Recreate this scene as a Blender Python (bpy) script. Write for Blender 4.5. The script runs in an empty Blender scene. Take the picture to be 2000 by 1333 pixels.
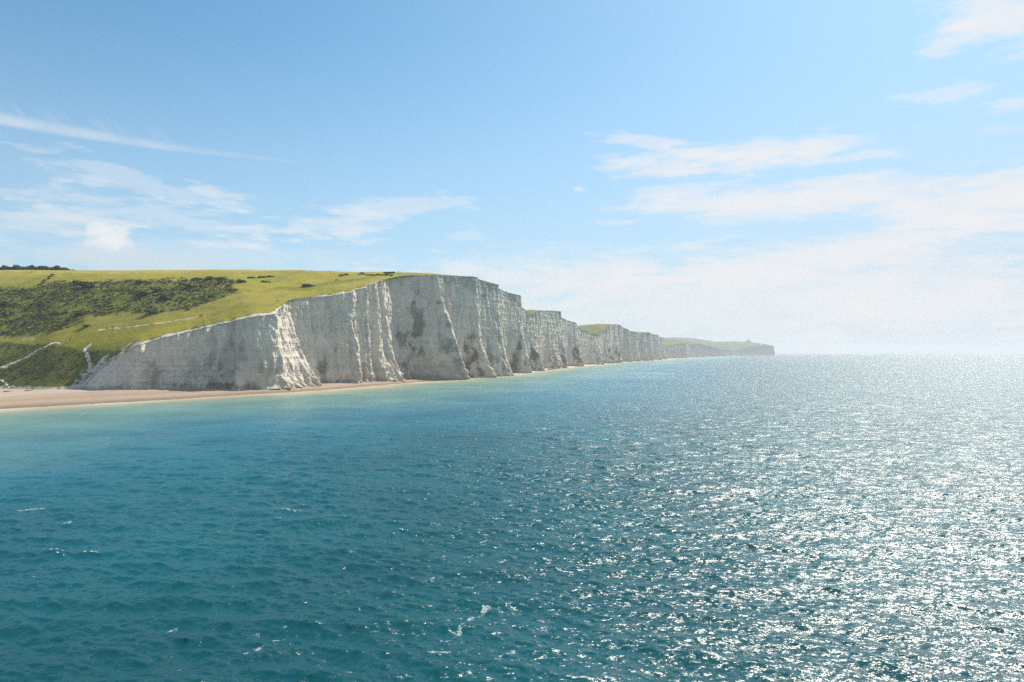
import bpy, bmesh, math, random
import numpy as np
from mathutils import Vector, Matrix
R = math.radians
random.seed(7); rng = np.random.default_rng(11)
sc = bpy.context.scene
C = sc.collection

# ------------------------------------------------------------------ camera
CAM_H = 20.0          # metres above the water
FPX = 1333.0          # focal length in pixels of a 2000 px wide frame
LEVEL = 687.7         # image row of the true horizontal
RE2 = 2 * 6371000.0   # earth curvature: ground drops by d^2 / RE2
cam_d = bpy.data.cameras.new('camera'); cam = bpy.data.objects.new('camera', cam_d); C.objects.link(cam)
cam.location = (0, 0, CAM_H); cam.rotation_euler = (R(90), 0, 0)
cam_d.sensor_width = 36; cam_d.lens = 36 * FPX / 2000; cam_d.shift_y = (LEVEL - 666.5) / 2000
cam_d.clip_start = 0.5; cam_d.clip_end = 90000
sc.camera = cam

# ------------------------------------------------------------------ light and exposure
SUN_AZ, SUN_EL = R(38), R(46)     # azimuth from +Y towards +X
sd = Vector((math.sin(SUN_AZ) * math.cos(SUN_EL), math.cos(SUN_AZ) * math.cos(SUN_EL), math.sin(SUN_EL)))
sun_d = bpy.data.lights.new('sun', 'SUN'); sun_d.energy = 4.5; sun_d.angle = R(0.55); sun_d.color = (1, 0.93, 0.82)
sun = bpy.data.objects.new('sun', sun_d); C.objects.link(sun)
sun.rotation_euler = sd.to_track_quat('Z', 'Y').to_euler()
sc.view_settings.view_transform = 'Standard'; sc.view_settings.look = 'None'
sc.view_settings.exposure = 0.55; sc.view_settings.gamma = 1.0; sc.view_settings.use_curve_mapping = False
sc.cycles.use_denoising = False; sc.cycles.use_adaptive_sampling = False
sc.cycles.max_bounces = 5; sc.cycles.diffuse_bounces = 3; sc.cycles.glossy_bounces = 2
sc.cycles.volume_bounces = 0; sc.cycles.transparent_max_bounces = 6
sc.cycles.sample_clamp_direct = 3.5; sc.cycles.sample_clamp_indirect = 4.0
sc.cycles.caustics_reflective = False; sc.cycles.caustics_refractive = False


class NT:
    """small helper that writes node graphs as expressions"""
    def __init__(s, tree): s.t = tree; s.n = tree.nodes; s.l = tree.links
    def put(s, sock, v):
        if isinstance(v, bpy.types.NodeSocket): s.l.new(v, sock)
        else: sock.default_value = v
    def node(s, typ, **kw):
        n = s.n.new(typ)
        for k, v in kw.items(): setattr(n, k, v)
        return n
    def m(s, op, a, b=0.0, c=0.0, clamp=False):
        n = s.node('ShaderNodeMath', operation=op, use_clamp=clamp)
        s.put(n.inputs[0], a); s.put(n.inputs[1], b); s.put(n.inputs[2], c)
        return n.outputs[0]
    def sstep(s, v, a, b, lo=0.0, hi=1.0):
        n = s.node('ShaderNodeMapRange', interpolation_type='SMOOTHSTEP')
        s.put(n.inputs[0], v)
        for i, q in enumerate((a, b, lo, hi)): s.put(n.inputs[i + 1], q)
        return n.outputs[0]
    def lin(s, v, a, b, lo=0.0, hi=1.0):
        n = s.node('ShaderNodeMapRange')
        s.put(n.inputs[0], v)
        for i, q in enumerate((a, b, lo, hi)): s.put(n.inputs[i + 1], q)
        return n.outputs[0]
    def xyz(s, x, y, z):
        n = s.node('ShaderNodeCombineXYZ'); s.put(n.inputs[0], x); s.put(n.inputs[1], y); s.put(n.inputs[2], z)
        return n.outputs[0]
    def sep(s, v):
        n = s.node('ShaderNodeSeparateXYZ'); s.put(n.inputs[0], v); return n.outputs
    def noise(s, vec, scale=1.0, detail=3.0, rough=0.5, col=False, dist=0.0):
        n = s.node('ShaderNodeTexNoise'); s.put(n.inputs['Vector'], vec)
        n.inputs['Scale'].default_value = scale; n.inputs['Detail'].default_value = detail
        n.inputs['Roughness'].default_value = rough; n.inputs['Distortion'].default_value = dist
        return n.outputs['Color' if col else 'Fac']
    def vmul(s, v, k):
        n = s.node('ShaderNodeVectorMath', operation='MULTIPLY'); s.put(n.inputs[0], v); s.put(n.inputs[1], k); return n.outputs[0]
    def vop(s, op, a, b):
        n = s.node('ShaderNodeVectorMath', operation=op); s.put(n.inputs[0], a); s.put(n.inputs[1], b); return n.outputs[0]
    def mix(s, f, a, b, mode='MIX'):
        n = s.node('ShaderNodeMix', data_type='RGBA', blend_type=mode)
        s.put(n.inputs[0], f)
        for i, v in ((6, a), (7, b)):
            if not isinstance(v, bpy.types.NodeSocket): v = (v[0], v[1], v[2], 1)
            s.put(n.inputs[i], v)
        return n.outputs[2]
    def attr(s, name, out='Fac'):
        n = s.node('ShaderNodeAttribute', attribute_name=name); return n.outputs[out]
    def geo(s, out='Position'): return s.node('ShaderNodeNewGeometry').outputs[out]


# ------------------------------------------------------------------ sky with clouds (all laid out by compass direction and elevation)
def azel(x, y):
    X, Z = (x - 1000) / FPX, (LEVEL - y) / FPX
    return math.atan2(X, 1.0), math.atan2(Z, math.sqrt(1 + X * X))

def make_world():
    w = bpy.data.worlds.new('World'); sc.world = w; w.use_nodes = True
    t = NT(w.node_tree); t.n.clear()
    sky = t.node('ShaderNodeTexSky', sky_type='NISHITA', sun_disc=False, sun_elevation=SUN_EL, sun_rotation=SUN_AZ)
    sky.air_density = 1.0; sky.dust_density = 0.6; sky.ozone_density = 1.0; sky.altitude = 0
    d = t.node('ShaderNodeTexCoord').outputs['Generated']
    x, y, z = t.sep(d)[:3]
    az = t.m('ARCTAN2', x, y)
    el = t.m('ARCSINE', z)
    # noise on a cloud sheet: stretched sideways near the horizon
    base = t.xyz(t.m('MULTIPLY', az, 3.0), t.m('MULTIPLY', el, 12.0), 0.3)
    warp = t.noise(base, 2.2, 4, 0.6, col=True)
    wv = t.vmul(t.vop('SUBTRACT', warp, (0.5, 0.5, 0.5)), (0.5, 0.5, 0.5))
    v1 = t.vop('ADD', base, wv)
    n1 = t.noise(v1, 2.6, 8, 0.62)
    n2 = t.noise(t.xyz(t.m('MULTIPLY', az, 16.0), t.m('MULTIPLY', el, 70.0), 2.0), 1.0, 8, 0.6)
    n3 = t.noise(t.xyz(t.m('MULTIPLY', az, 40.0), t.m('MULTIPLY', el, 40.0), 5.0), 1.0, 7, 0.6)
    nz = t.m('ADD', t.m('MULTIPLY', t.m('SUBTRACT', n1, 0.48), 2.6), t.m('MULTIPLY', t.m('SUBTRACT', n2, 0.5), 3.0))
    def blob(cx, cy, rx, ry, ang=0.0, edge=1.0, n=nz, lo=-0.15, hi=0.85, top=1.0):
        a0, e0 = azel(cx, cy)
        a1, _ = azel(cx + rx, cy); _, e1 = azel(cx, cy - ry)
        ra, re = abs(a1 - a0), abs(e1 - e0)
        da, de = t.m('SUBTRACT', az, a0), t.m('SUBTRACT', el, e0)
        ca, sa = math.cos(R(ang)), math.sin(R(ang))
        u = t.m('ADD', t.m('MULTIPLY', da, ca / ra), t.m('MULTIPLY', de, sa / ra))
        v = t.m('ADD', t.m('MULTIPLY', da, -sa / re), t.m('MULTIPLY', de, ca / re))
        rr = t.m('SQRT', t.m('ADD', t.m('MULTIPLY', u, u), t.m('MULTIPLY', v, v)))
        f = t.m('ADD', t.m('SUBTRACT', 1.0, rr), t.m('MULTIPLY', n, edge))
        return t.sstep(f, lo, hi, 0.0, top)
    L = []
    # wispy bands low on the left
    L += [blob(300, 360, 260, 24, -8, 1.3, top=0.34), blob(430, 378, 120, 14, -10, 1.0, top=0.3), blob(150, 345, 80, 14, -6, 1.0, top=.18)]
    L += [blob(60, 432, 210, 34, -1, 1.2, top=0.42), blob(330, 425, 310, 32, -3, 1.4, top=0.34), blob(770, 405, 190, 20, 6, 1.1, top=0.42)]
    L += [blob(610, 440, 160, 28, 4, 1.4, top=0.4), blob(450, 478, 110, 10, 0, .8, top=0.4), blob(905, 458, 50, 16, 18, 1.2, top=0.3), blob(400, 500, 420, 40, 0, .8, top=.25)]
    L += [blob(1420, 306, 290, 34, 1, 0.5, top=0.95), blob(1590, 290, 80, 36, 14, 0.6, top=0.7), blob(1240, 275, 120, 16, -8, .9, top=0.55),
          blob(1690, 304, 90, 14, 0, .8, top=0.5), blob(1450, 326, 200, 14, 0, .6, top=.5)]
    L += [blob(1600, 388, 450, 42, 1, 0.5, top=0.92), blob(1960, 385, 380, 58, 2, 0.45, top=0.95), blob(1330, 372, 180, 24, 8, .9, top=0.5),
          blob(1620, 350, 110, 10, 0, .9, top=0.4), blob(1350, 400, 200, 24, 0, .6, top=.5)]
    L += [blob(1900, 440, 280, 30, 7, 0.6, top=0.85), blob(1600, 505, 520, 44, 5, 0.5, top=0.85)]
    L += [blob(1450, 590, 950, 120, 1, 0.45, hi=.9, top=0.8), blob(1900, 600, 620, 92, 0, 0.35, hi=.8, top=0.7), blob(1050, 545, 380, 60, 2, .7, top=0.65)]
    L += [blob(1950, 25, 170, 82, -8, 0.6, top=0.85), blob(1860, 80, 70, 30, 20, 0.7, top=0.55), blob(1860, 180, 120, 20, -6, 1.0, top=0.45), blob(1990, 200, 90, 18, -5, 1.0, top=.45)]
    L += [blob(1130, 369, 14, 6, 0, .6, top=.5), blob(1195, 434, 60, 7, 0, 1.0, top=.35), blob(1940, 250, 60, 10, -5, 1.0, top=.25)]
    cl = L[0]
    for b in L[1:]:   # screen blend: 1-(1-a)(1-b)
        cl = t.m('SUBTRACT', 1.0, t.m('MULTIPLY', t.m('SUBTRACT', 1.0, cl), t.m('SUBTRACT', 1.0, b)))
    # long spreading trail at the left: a bent line, thick at the left end, feathered on its upper side
    a0, e0 = azel(-40, 228); a1, e1 = azel(330, 287); a2, e2 = azel(700, 330)
    s1, s2 = (e1 - e0) / (a1 - a0), (e2 - e1) / (a2 - a1)
    d1 = t.m('MULTIPLY', t.m('SUBTRACT', az, a1), s1); d2 = t.m('MULTIPLY', t.m('SUBTRACT', az, a1), s2)
    line = t.m('ADD', t.m('MAXIMUM', d1, d2), e1)
    off = t.m('DIVIDE', t.m('SUBTRACT', el, line), 0.0085)
    along = t.sstep(az, a0, azel(720, 0)[0], 1.0, 0.0)
    wdt = t.m('ADD', t.m('MULTIPLY', along, 0.9), 0.22)
    o = t.m('DIVIDE', off, wdt)
    up = t.m('MULTIPLY', t.sstep(o, -1.0, -0.3), t.sstep(o, 0.0, 1.2, 1.0, 0.0))
    tr = t.m('MULTIPLY', t.m('MULTIPLY', up, along), t.lin(n3, 0.3, 0.7, 0.28, 0.55))
    fn = t.noise(t.xyz(t.m('ADD', t.m('MULTIPLY', az, 42.0), t.m('MULTIPLY', el, 30.0)), t.m('MULTIPLY', el, 6.0), 8.0), 1.0, 4, 0.6)
    feather = t.m('MULTIPLY', t.m('MULTIPLY', t.sstep(off, -0.3, 0.8), t.sstep(off, 0.8, 3.2, 1.0, 0.0)), t.m('MULTIPLY', t.sstep(fn, 0.5, 0.68), along))
    tr = t.m('MAXIMUM', tr, t.m('MULTIPLY', feather, 0.2))
    cl = t.m('SUBTRACT', 1.0, t.m('MULTIPLY', t.m('SUBTRACT', 1.0, cl), t.m('SUBTRACT', 1.0, tr)))
    # cumulus standing over the hill
    nc = t.m('MULTIPLY', t.m('SUBTRACT', n3, 0.5), 2.0)
    cu = t.m('MAXIMUM', blob(214, 466, 56, 30, 0, .9, nc, 0, .7, .85), blob(198, 452, 34, 20, 0, .9, nc, 0, .6, .8))
    cub = t.m('MAXIMUM', blob(225, 505, 150, 52, 0, .9, nc, 0, .9, .7), blob(350, 515, 170, 36, 0, .9, nc, 0, 1.0, .5))
    cub = t.m('MAXIMUM', cub, blob(0, 515, 40, 25, 0, .8, nc, 0, .8, .5))
    skyc = t.vmul(sky.outputs[0], (SKY_K * 0.70, SKY_K * 1.13, SKY_K * 1.20))
    # thin high veil, thicker to the right and low down
    veil = t.m('ADD', t.sstep(el, 0.0, R(26), 0.62, 0.0), t.m('ADD', t.m('MULTIPLY', t.sstep(az, R(-30), R(45)), t.sstep(el, R(2), R(32), 0.34, 0.34)), t.sstep(el, R(30), R(55), 0.0, 0.3)))  # overhead part is out of view, added to brighten and neutralise the ambient light
    col = t.mix(veil, skyc, (0.385, 0.46, 0.56))
    col = t.mix(cl, col, (0.585, 0.59, 0.60))
    col = t.mix(cub, col, (0.46, 0.50, 0.54))
    col = t.mix(cu, col, (0.62, 0.62, 0.61))
    bg = t.node('ShaderNodeBackground'); t.put(bg.inputs[0], col); bg.inputs[1].default_value = 1.0
    out = t.node('ShaderNodeOutputWorld'); t.l.new(bg.outputs[0], out.inputs[0])
    w.cycles.sampling_method = 'MANUAL'; w.cycles.sample_map_resolution = 512

SKY_K = 0.083
make_world()


# ------------------------------------------------------------------ numeric helpers
def _h(ix, iy, seed):
    n = (ix.astype(np.int64) * 374761393 + iy.astype(np.int64) * 668265263 + seed * 1442695041) & 0xffffffff
    n = ((n ^ (n >> 13)) * 1274126177) & 0xffffffff
    n = n ^ (n >> 16)
    return n
def perlin(x, y, seed=0):
    x, y = np.broadcast_arrays(np.asarray(x, float), np.asarray(y, float))
    ix, iy = np.floor(x), np.floor(y); fx, fy = x - ix, y - iy
    u, v = fx * fx * fx * (fx * (fx * 6 - 15) + 10), fy * fy * fy * (fy * (fy * 6 - 15) + 10)
    def g(a, b):
        h = _h(ix + a, iy + b, seed) * (2 * math.pi / 4294967296.0)
        return np.cos(h) * (fx - a) + np.sin(h) * (fy - b)
    return ((g(0, 0) * (1 - u) + g(1, 0) * u) * (1 - v) + (g(0, 1) * (1 - u) + g(1, 1) * u) * v) * 1.5
def fbm(x, y, o=4, seed=0, gain=0.5):
    r = 0; a = 1.0
    for k in range(o):
        r = r + a * perlin(x * 2 ** k + k * 17.3, y * 2 ** k - k * 9.1, seed + k * 31); a *= gain
    return r
def lerp(a, b, t): return a + (b - a) * t
def ss(x, a, b):
    t = np.clip((x - a) / (b - a), 0, 1); return t * t * (3 - 2 * t)
def lerp(a, b, t): return a + (b - a) * t
def curve(x, y): return -(x * x + y * y) / RE2
def zrow(y, d): return CAM_H + (LEVEL - y) * d / FPX + d * d / RE2     # height above the curved sea seen at image row y, distance d
def to_px(x, y, z): return 1000 + FPX * x / y, LEVEL - FPX * (z + curve(x, y) - CAM_H) / y

def mesh_obj(name, verts, faces, mat, col=None, attrs=None, smooth=True, parent=None, flat_zdrop=True):
    v = np.array(verts, float).reshape(-1, 3)
    if flat_zdrop: v[:, 2] += curve(v[:, 0], v[:, 1])
    me = bpy.data.meshes.new(name); f = np.asarray(faces, np.int32)
    k = f.shape[1]
    me.vertices.add(len(v)); me.vertices.foreach_set('co', v.astype(np.float32).ravel())
    me.loops.add(f.size); me.loops.foreach_set('vertex_index', f.ravel())
    me.polygons.add(len(f)); me.polygons.foreach_set('loop_start', np.arange(0, f.size, k, dtype=np.int32))
    me.polygons.foreach_set('loop_total', np.full(len(f), k, np.int32))
    me.polygons.foreach_set('use_smooth', np.full(len(f), bool(smooth)))
    me.update(calc_edges=True)
    if col is not None:
        a = me.color_attributes.new('Col', 'FLOAT_COLOR', 'POINT')
        c = np.ones((len(v), 4), np.float32); c[:, :3] = np.asarray(col).reshape(-1, 3); a.data.foreach_set('color', c.ravel())
    for n_, d_ in (attrs or {}).items():
        a = me.attributes.new(n_, 'FLOAT', 'POINT'); a.data.foreach_set('value', np.asarray(d_, np.float32).ravel())
    me.materials.append(mat)
    o = bpy.data.objects.new(name, me); C.objects.link(o)
    if parent is not None: o.parent = parent
    return o
def grid_faces(nr, nc):
    i = np.arange(nr - 1)[:, None] * nc + np.arange(nc - 1)[None, :]
    return np.stack([i, i + 1, i + 1 + nc, i + nc], -1).reshape(-1, 4)
def structure(o, kind='structure'): o['kind'] = kind; return o
def tag(o, label, cat, group=None):
    o['label'] = label; o['category'] = cat
    if group: o['group'] = group
    return o


# ------------------------------------------------------------------ materials
def new_mat(name):
    m = bpy.data.materials.new(name); m.use_nodes = True
    t = NT(m.node_tree); b = t.n['Principled BSDF']
    return m, t, b
def simple(name, col, rough=0.85, var=0.15, scale=3.0):
    m, t, b = new_mat(name)
    n = t.noise(t.geo(), scale, 3, .6)
    c = t.mix(t.lin(n, .35, .65), tuple(q * (1 - var) for q in col), tuple(q * (1 + var) for q in col))
    t.put(b.inputs['Base Color'], c); b.inputs['Roughness'].default_value = rough
    b.inputs['Specular IOR Level'].default_value = 0.2
    return m

def chalk_material():
    m, t, b = new_mat('chalk')
    p = t.geo(); X, Y, Z = t.sep(p)[:3]
    Z2 = t.m('ADD', Z, t.m('MULTIPLY', t.noise(p, 0.02, 2), 5.0))
    st = t.noise(t.xyz(t.m('MULTIPLY', X, .012), t.m('MULTIPLY', Y, .012), t.m('MULTIPLY', Z2, 0.75)), 1.0, 4, .65)
    line = t.m('MULTIPLY', t.sstep(t.m('ABSOLUTE', t.m('SUBTRACT', st, 0.5)), 0.0, 0.016, 1.0, 0.0), t.lin(t.noise(p, .12, 3), .4, .65, 0.05, 1.0))
    ver = t.noise(t.xyz(t.m('MULTIPLY', X, .9), t.m('MULTIPLY', Y, .9), t.m('MULTIPLY', Z, 0.06)), 1.0, 5, .65)
    blot = t.noise(p, .35, 6, .65)
    c = t.attr('Col', 'Color')
    c = t.mix(t.lin(st, .3, .7, 0.0, .55), c, t.vmul(c, (.8, .8, .79)))
    c = t.mix(t.lin(ver, .42, .72, 0.0, .5), c, t.vmul(c, (.68, .68, .66)))
    c = t.mix(t.lin(blot, .5, .75, 0.0, .5), c, t.vmul(c, (.66, .64, .60)))
    c = t.mix(t.m('MULTIPLY', line, 0.5), c, (.13, .13, .13))
    t.put(b.inputs['Base Color'], c); b.inputs['Roughness'].default_value = .95; b.inputs['Specular IOR Level'].default_value = .1
    h = t.m('ADD', t.m('MULTIPLY', st, .25), t.m('ADD', t.m('MULTIPLY', blot, 1.3), t.m('MULTIPLY', ver, .8)))
    bp = t.node('ShaderNodeBump'); t.put(bp.inputs['Height'], h); bp.inputs['Distance'].default_value = 1.1; bp.inputs['Strength'].default_value = .6
    t.l.new(bp.outputs[0], b.inputs['Normal'])
    return m
def ground_material():
    m, t, b = new_mat('grassland')
    p = t.geo()
    a = t.noise(p, .22, 6, .65); f = t.noise(p, 1.3, 4, .7)
    c = t.attr('Col', 'Color')
    c = t.mix(t.lin(a, .35, .7, 0, .6), c, t.vmul(c, (.68, .76, .62)))
    c = t.mix(t.lin(f, .4, .75, 0, .6), c, t.vmul(c, (.62, .66, .7)))
    t.put(b.inputs['Base Color'], c); b.inputs['Roughness'].default_value = .9; b.inputs['Specular IOR Level'].default_value = .1
    bp = t.node('ShaderNodeBump'); t.put(bp.inputs['Height'], t.m('ADD', f, t.m('MULTIPLY', a, 2.0))); bp.inputs['Distance'].default_value = .5; bp.inputs['Strength'].default_value = .6
    t.l.new(bp.outputs[0], b.inputs['Normal'])
    return m
def leaf_material():
    m, t, b = new_mat('foliage')
    n = t.noise(t.geo(), 1.5, 3, .6)
    c = t.attr('Col', 'Color'); c = t.mix(t.lin(n, .35, .7), t.vmul(c, (1.25, 1.2, 1.1)), t.vmul(c, (.6, .65, .7)))
    t.put(b.inputs['Base Color'], c); b.inputs['Roughness'].default_value = .7; b.inputs['Specular IOR Level'].default_value = .2
    return m
def shingle_material():
    m, t, b = new_mat('shingle')
    p = t.geo(); f = t.noise(p, 2.5, 5, .7); a = t.noise(p, .15, 4, .6)
    c = t.attr('Col', 'Color')
    c = t.mix(t.lin(f, .35, .7), t.vmul(c, (1.12, 1.1, 1.08)), t.vmul(c, (.75, .74, .74)))
    c = t.mix(t.lin(a, .35, .7, 0, .5), c, t.vmul(c, (.82, .8, .8)))
    t.put(b.inputs['Base Color'], c); b.inputs['Roughness'].default_value = .9
    bp = t.node('ShaderNodeBump'); t.put(bp.inputs['Height'], f); bp.inputs['Distance'].default_value = .15
    t.l.new(bp.outputs[0], b.inputs['Normal'])
    return m
def water_material():
    m, t, b = new_mat('sea_water')
    p = t.geo(); sh = t.attr('shore'); lost = t.attr('lost'); foam = t.attr('foam')
    pat = t.noise(p, .012, 4, .55)
    shn = t.m('ADD', sh, t.m('MULTIPLY', t.m('SUBTRACT', pat, .5), t.lin(sh, 0, 120, 12, 160)))
    c = t.mix(t.sstep(shn, 0, 22), (.36, .30, .20), (.20, .225, .155))
    c = t.mix(t.sstep(shn, 10, 48), c, (.085, .165, .145))
    c = t.mix(t.sstep(shn, 45, 150), c, (.006, .10, .145))
    c = t.mix(t.sstep(shn, 80, 230), c, (.0006, .055, .066))
    big = t.noise(p, .035, 3, .5)
    c = t.mix(t.lin(big, .4, .65), t.vmul(c, (.85, .88, .9)), t.vmul(c, (1.1, 1.12, 1.1)))
    fn = t.noise(p, 4.5, 6, .8)
    fm = t.m('MULTIPLY', t.sstep(t.m('ADD', foam, t.m('MULTIPLY', t.m('SUBTRACT', fn, .5), 2.6)), .5, 1.1), .6)
    c = t.mix(fm, c, (.78, .78, .76))
    wr_ = t.lin(lost, 0.2, 1, WAT_R, .31); 
    # small ripples: slopes read straight from noise, so they keep their statistics at every distance
    def rip(scale, det, seed): return t.vop('SUBTRACT', t.noise(t.vop('ADD', t.vmul(p, (.75, 1.7, 1)), (seed, seed * 2, 0)), scale, det, .7, col=True), (.5, .5, .5))
    s1 = t.vmul(rip(6.0, 5, 3.1), (1, 1, 0)); s3 = t.vmul(rip(1.5, 3, 5.3), (1.7, 1.7, 0)); s2 = t.vmul(rip(.45, 3, 9.7), (1, 1, 0))
    k1 = t.node('ShaderNodeVectorMath', operation='SCALE'); t.put(k1.inputs[0], s1); t.put(k1.inputs['Scale'], t.lin(lost, 0, 1, RIP0, RIP1))
    k2 = t.node('ShaderNodeVectorMath', operation='SCALE'); t.put(k2.inputs[0], s2); t.put(k2.inputs['Scale'], t.lin(lost, 0, 1, 0.1, RIP2))
    nn = t.vop('ADD', t.vop('ADD', t.vop('ADD', t.geo('Normal'), s3), k1.outputs[0]), k2.outputs[0])
    nn = t.vop('NORMALIZE', nn, (0, 0, 0))
    # light scattered back from inside the water does not follow the ripples: level diffuse body under a rippled glossy skin
    df = t.node('ShaderNodeBsdfDiffuse'); t.put(df.inputs['Color'], c); t.put(df.inputs['Normal'], t.xyz(0.0, 0.0, 1.0))
    t.put(b.inputs['Base Color'], (0, 0, 0, 1)); b.inputs['IOR'].default_value = 1.333; t.put(b.inputs['Roughness'], wr_); t.put(b.inputs['Normal'], nn)
    t.put(b.inputs['Specular IOR Level'], t.m('MULTIPLY', t.m('SUBTRACT', 1.0, fm), .5))
    ad = t.node('ShaderNodeAddShader'); t.l.new(df.outputs[0], ad.inputs[0]); t.l.new(b.outputs[0], ad.inputs[1])
    t.l.new(ad.outputs[0], t.n['Material Output'].inputs['Surface'])
    return m
WAT_R, RIP0, RIP1, RIP2 = 0.28, 1.8, 2.9, 1.8
M_CHALK, M_GROUND, M_LEAF, M_SHINGLE, M_WATER = chalk_material(), ground_material(), leaf_material(), shingle_material(), water_material()


# ------------------------------------------------------------------ the coast line in plan: (X, Y, image row of the cliff top there)
front = [(165, 313), (290, 318), (400, 332), (500, 337), (640, 389), (712, 413), (790, 455), (860, 488)]
fx_, fd_ = zip(*front)
tops = [(165, 757), (185, 727), (215, 706), (240, 690), (270, 675), (300, 664), (350, 652), (400, 640), (450, 629), (500, 618), (520, 613), (550, 603),
        (580, 591), (620, 583), (660, 577), (700, 569), (740, 555), (780, 546), (820, 540), (860, 537)]
Wc = []
for X, Y in ((-900, 560), (-600, 430), (-420, 366), (-300, 331), (-242, 320), (-212, 312)): Wc.append((X, Y, 3.0))
for x, y in tops:
    d = float(np.interp(x, fx_, fd_)); Wc.append(((x - 1000) / FPX * d, d, max(3.0, zrow(y, d + 3))))
for X, Y, y in ((-49, 501, 537), (-31, 536, 540.5), (-14, 568, 556), (6, 648, 578), (16, 690, 605), (20, 718, 618), (36, 770, 607), (50, 828, 607.5), (58, 855, 609),
                (70, 890, 622), (87, 945, 631), (107, 1000, 645), (125, 1050, 652), (134, 1077, 655), (145, 1110, 660), (160, 1170, 646), (185, 1250, 634.5),
                (200, 1313, 634), (215, 1338, 634.5), (233, 1383, 644), (262, 1459, 648.5), (275, 1490, 661), (297, 1545, 650), (323, 1608, 649.5), (372, 1745, 655),
                (411, 1867, 660), (445, 1985, 684), (500, 2090, 673), (560, 2200, 671), (578, 2262, 671), (600, 2420, 680), (665, 2600, 676), (794, 2900, 672.5),
                (948, 3200, 678), (1116, 3500, 688), (1221, 3700, 684.5), (1410, 4000, 677), (1560, 4210, 675.5), (1690, 4400, 676), (1760, 4640, 677), (2050, 5600, 680)):
    Wc.append((X, Y, zrow(y, Y)))
Wc = np.array(Wc)
seg = np.hypot(np.diff(Wc[:, 0]), np.diff(Wc[:, 1])); Sc = np.concatenate([[0], np.cumsum(seg)])
SMAX = Sc[-1]
SF = np.arange(0, SMAX, 1.0)
def _smooth(a, k):
    ker = np.hanning(2 * k + 1); ker /= ker.sum(); return np.convolve(np.pad(a, k, mode='edge'), ker, 'valid')
WX = _smooth(np.interp(SF, Sc, Wc[:, 0]), 5); WY = _smooth(np.interp(SF, Sc, Wc[:, 1]), 5); WH = _smooth(np.interp(SF, Sc, Wc[:, 2]), 3)
WH_sm = _smooth(_smooth(WH, 60), 40)
WH_in = np.maximum(_smooth(WH, 70), WH - 3)
tx, ty = np.gradient(_smooth(WX, 8)), np.gradient(_smooth(WY, 8)); tl = np.hypot(tx, ty)
NX, NY = ty / tl, -tx / tl            # outward, to the sea
def W(s): return np.interp(s, SF, WX), np.interp(s, SF, WY)
def NRM(s): return np.interp(s, SF, NX), np.interp(s, SF, NY)
def HH(s): return np.interp(s, SF, WH)
Wpx = 1000 + FPX * WX / WY
def s_of_x(x):      # only for the near face, where the image column grows steadily
    k = (SF > 200) & (WY < 500); return float(np.interp(x, Wpx[k], SF[k]))
def s_of_pt(X, Y):
    i = int(np.argmin((WX - X) ** 2 + (WY - Y) ** 2)); return float(SF[i])
S0, S_FIN1 = s_of_x(150), s_of_pt(-49, 501)
S_B = s_of_pt(36, 770); S_C = s_of_pt(590, 2340)

# ridges and recesses of the face: (s at top, s at foot, D at top, D at foot, power of the flare)
BR = []
def fb(xt, xb, dt, db, p=2.0): BR.append((s_of_x(xt), s_of_x(xb), dt * 1.2, db * 1.3, p))
for a in ((120, 120, 0, 0), (190, 190, 0, 1), (225, 222, .5, 2.5), (247, 240, 0, 0), (272, 270, 2.5, 4.5), (292, 290, -1.2, -1), (340, 335, 1, 1.5), (352, 350, 0, 0),
          (402, 392, 2, 4.5), (414, 405, .2, 1.0), (436, 436, 1.6, 2), (444, 446, .4, 0), (468, 470, 1.5, 8), (476, 480, 1.2, 0.5), (500, 500, 2.5, 2), (519, 521, 5, 5),
          (545, 540, -.5, 2.5), (560, 552, -3, 4), (575, 566, -6, 1), (589, 597, -9, 5.5), (600, 609, -10, -6.5), (640, 645, -7, -4), (662, 665, -4.5, -1), (689, 690, -.5, .5), (706, 708, -5, -4),
          (721, 719, -2, -2), (738, 738, -6.5, -5.5), (746, 745, -4.5, -2), (764, 762, -8.5, -4), (768, 771, -7, -2), (799, 797, -14, -9), (812, 808, -13.5, -15), (835, 832, -9, -12)):
    fb(*a[:4], *(a[4:] or (2.0,)))
tips = [(-34, 491, 1.15, -2.0), (-17, 530, 4.5, 1.5), (-5.5, 564, 3.2, 1.5), (13.5, 645, 2.8, 2.0), (29, 715, 2.5, 2), (56, 825, 2.6, 1), (64.5, 850, 2.5, 3), (94, 942, 2.5, 2), (139.5, 1075, 2.5, 2),
        (174, 1195, 2, 2), (206, 1305, 2.5, 2), (239, 1381, 2.5, 3), (268, 1457, 2.5, 2), (303, 1541, 2.5, 2), (329, 1606, 2.5, 2), (378, 1742, 2.5, 2), (417, 1864, 2, 2), (581, 2259, 2, 4)]
ts = []
for X, Y, p, dt in tips:
    s = s_of_pt(X, Y); wx, wy = W(s); A = max(3.0, math.hypot(X - wx, Y - wy)); ts.append((s, A, p, dt))
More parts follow.
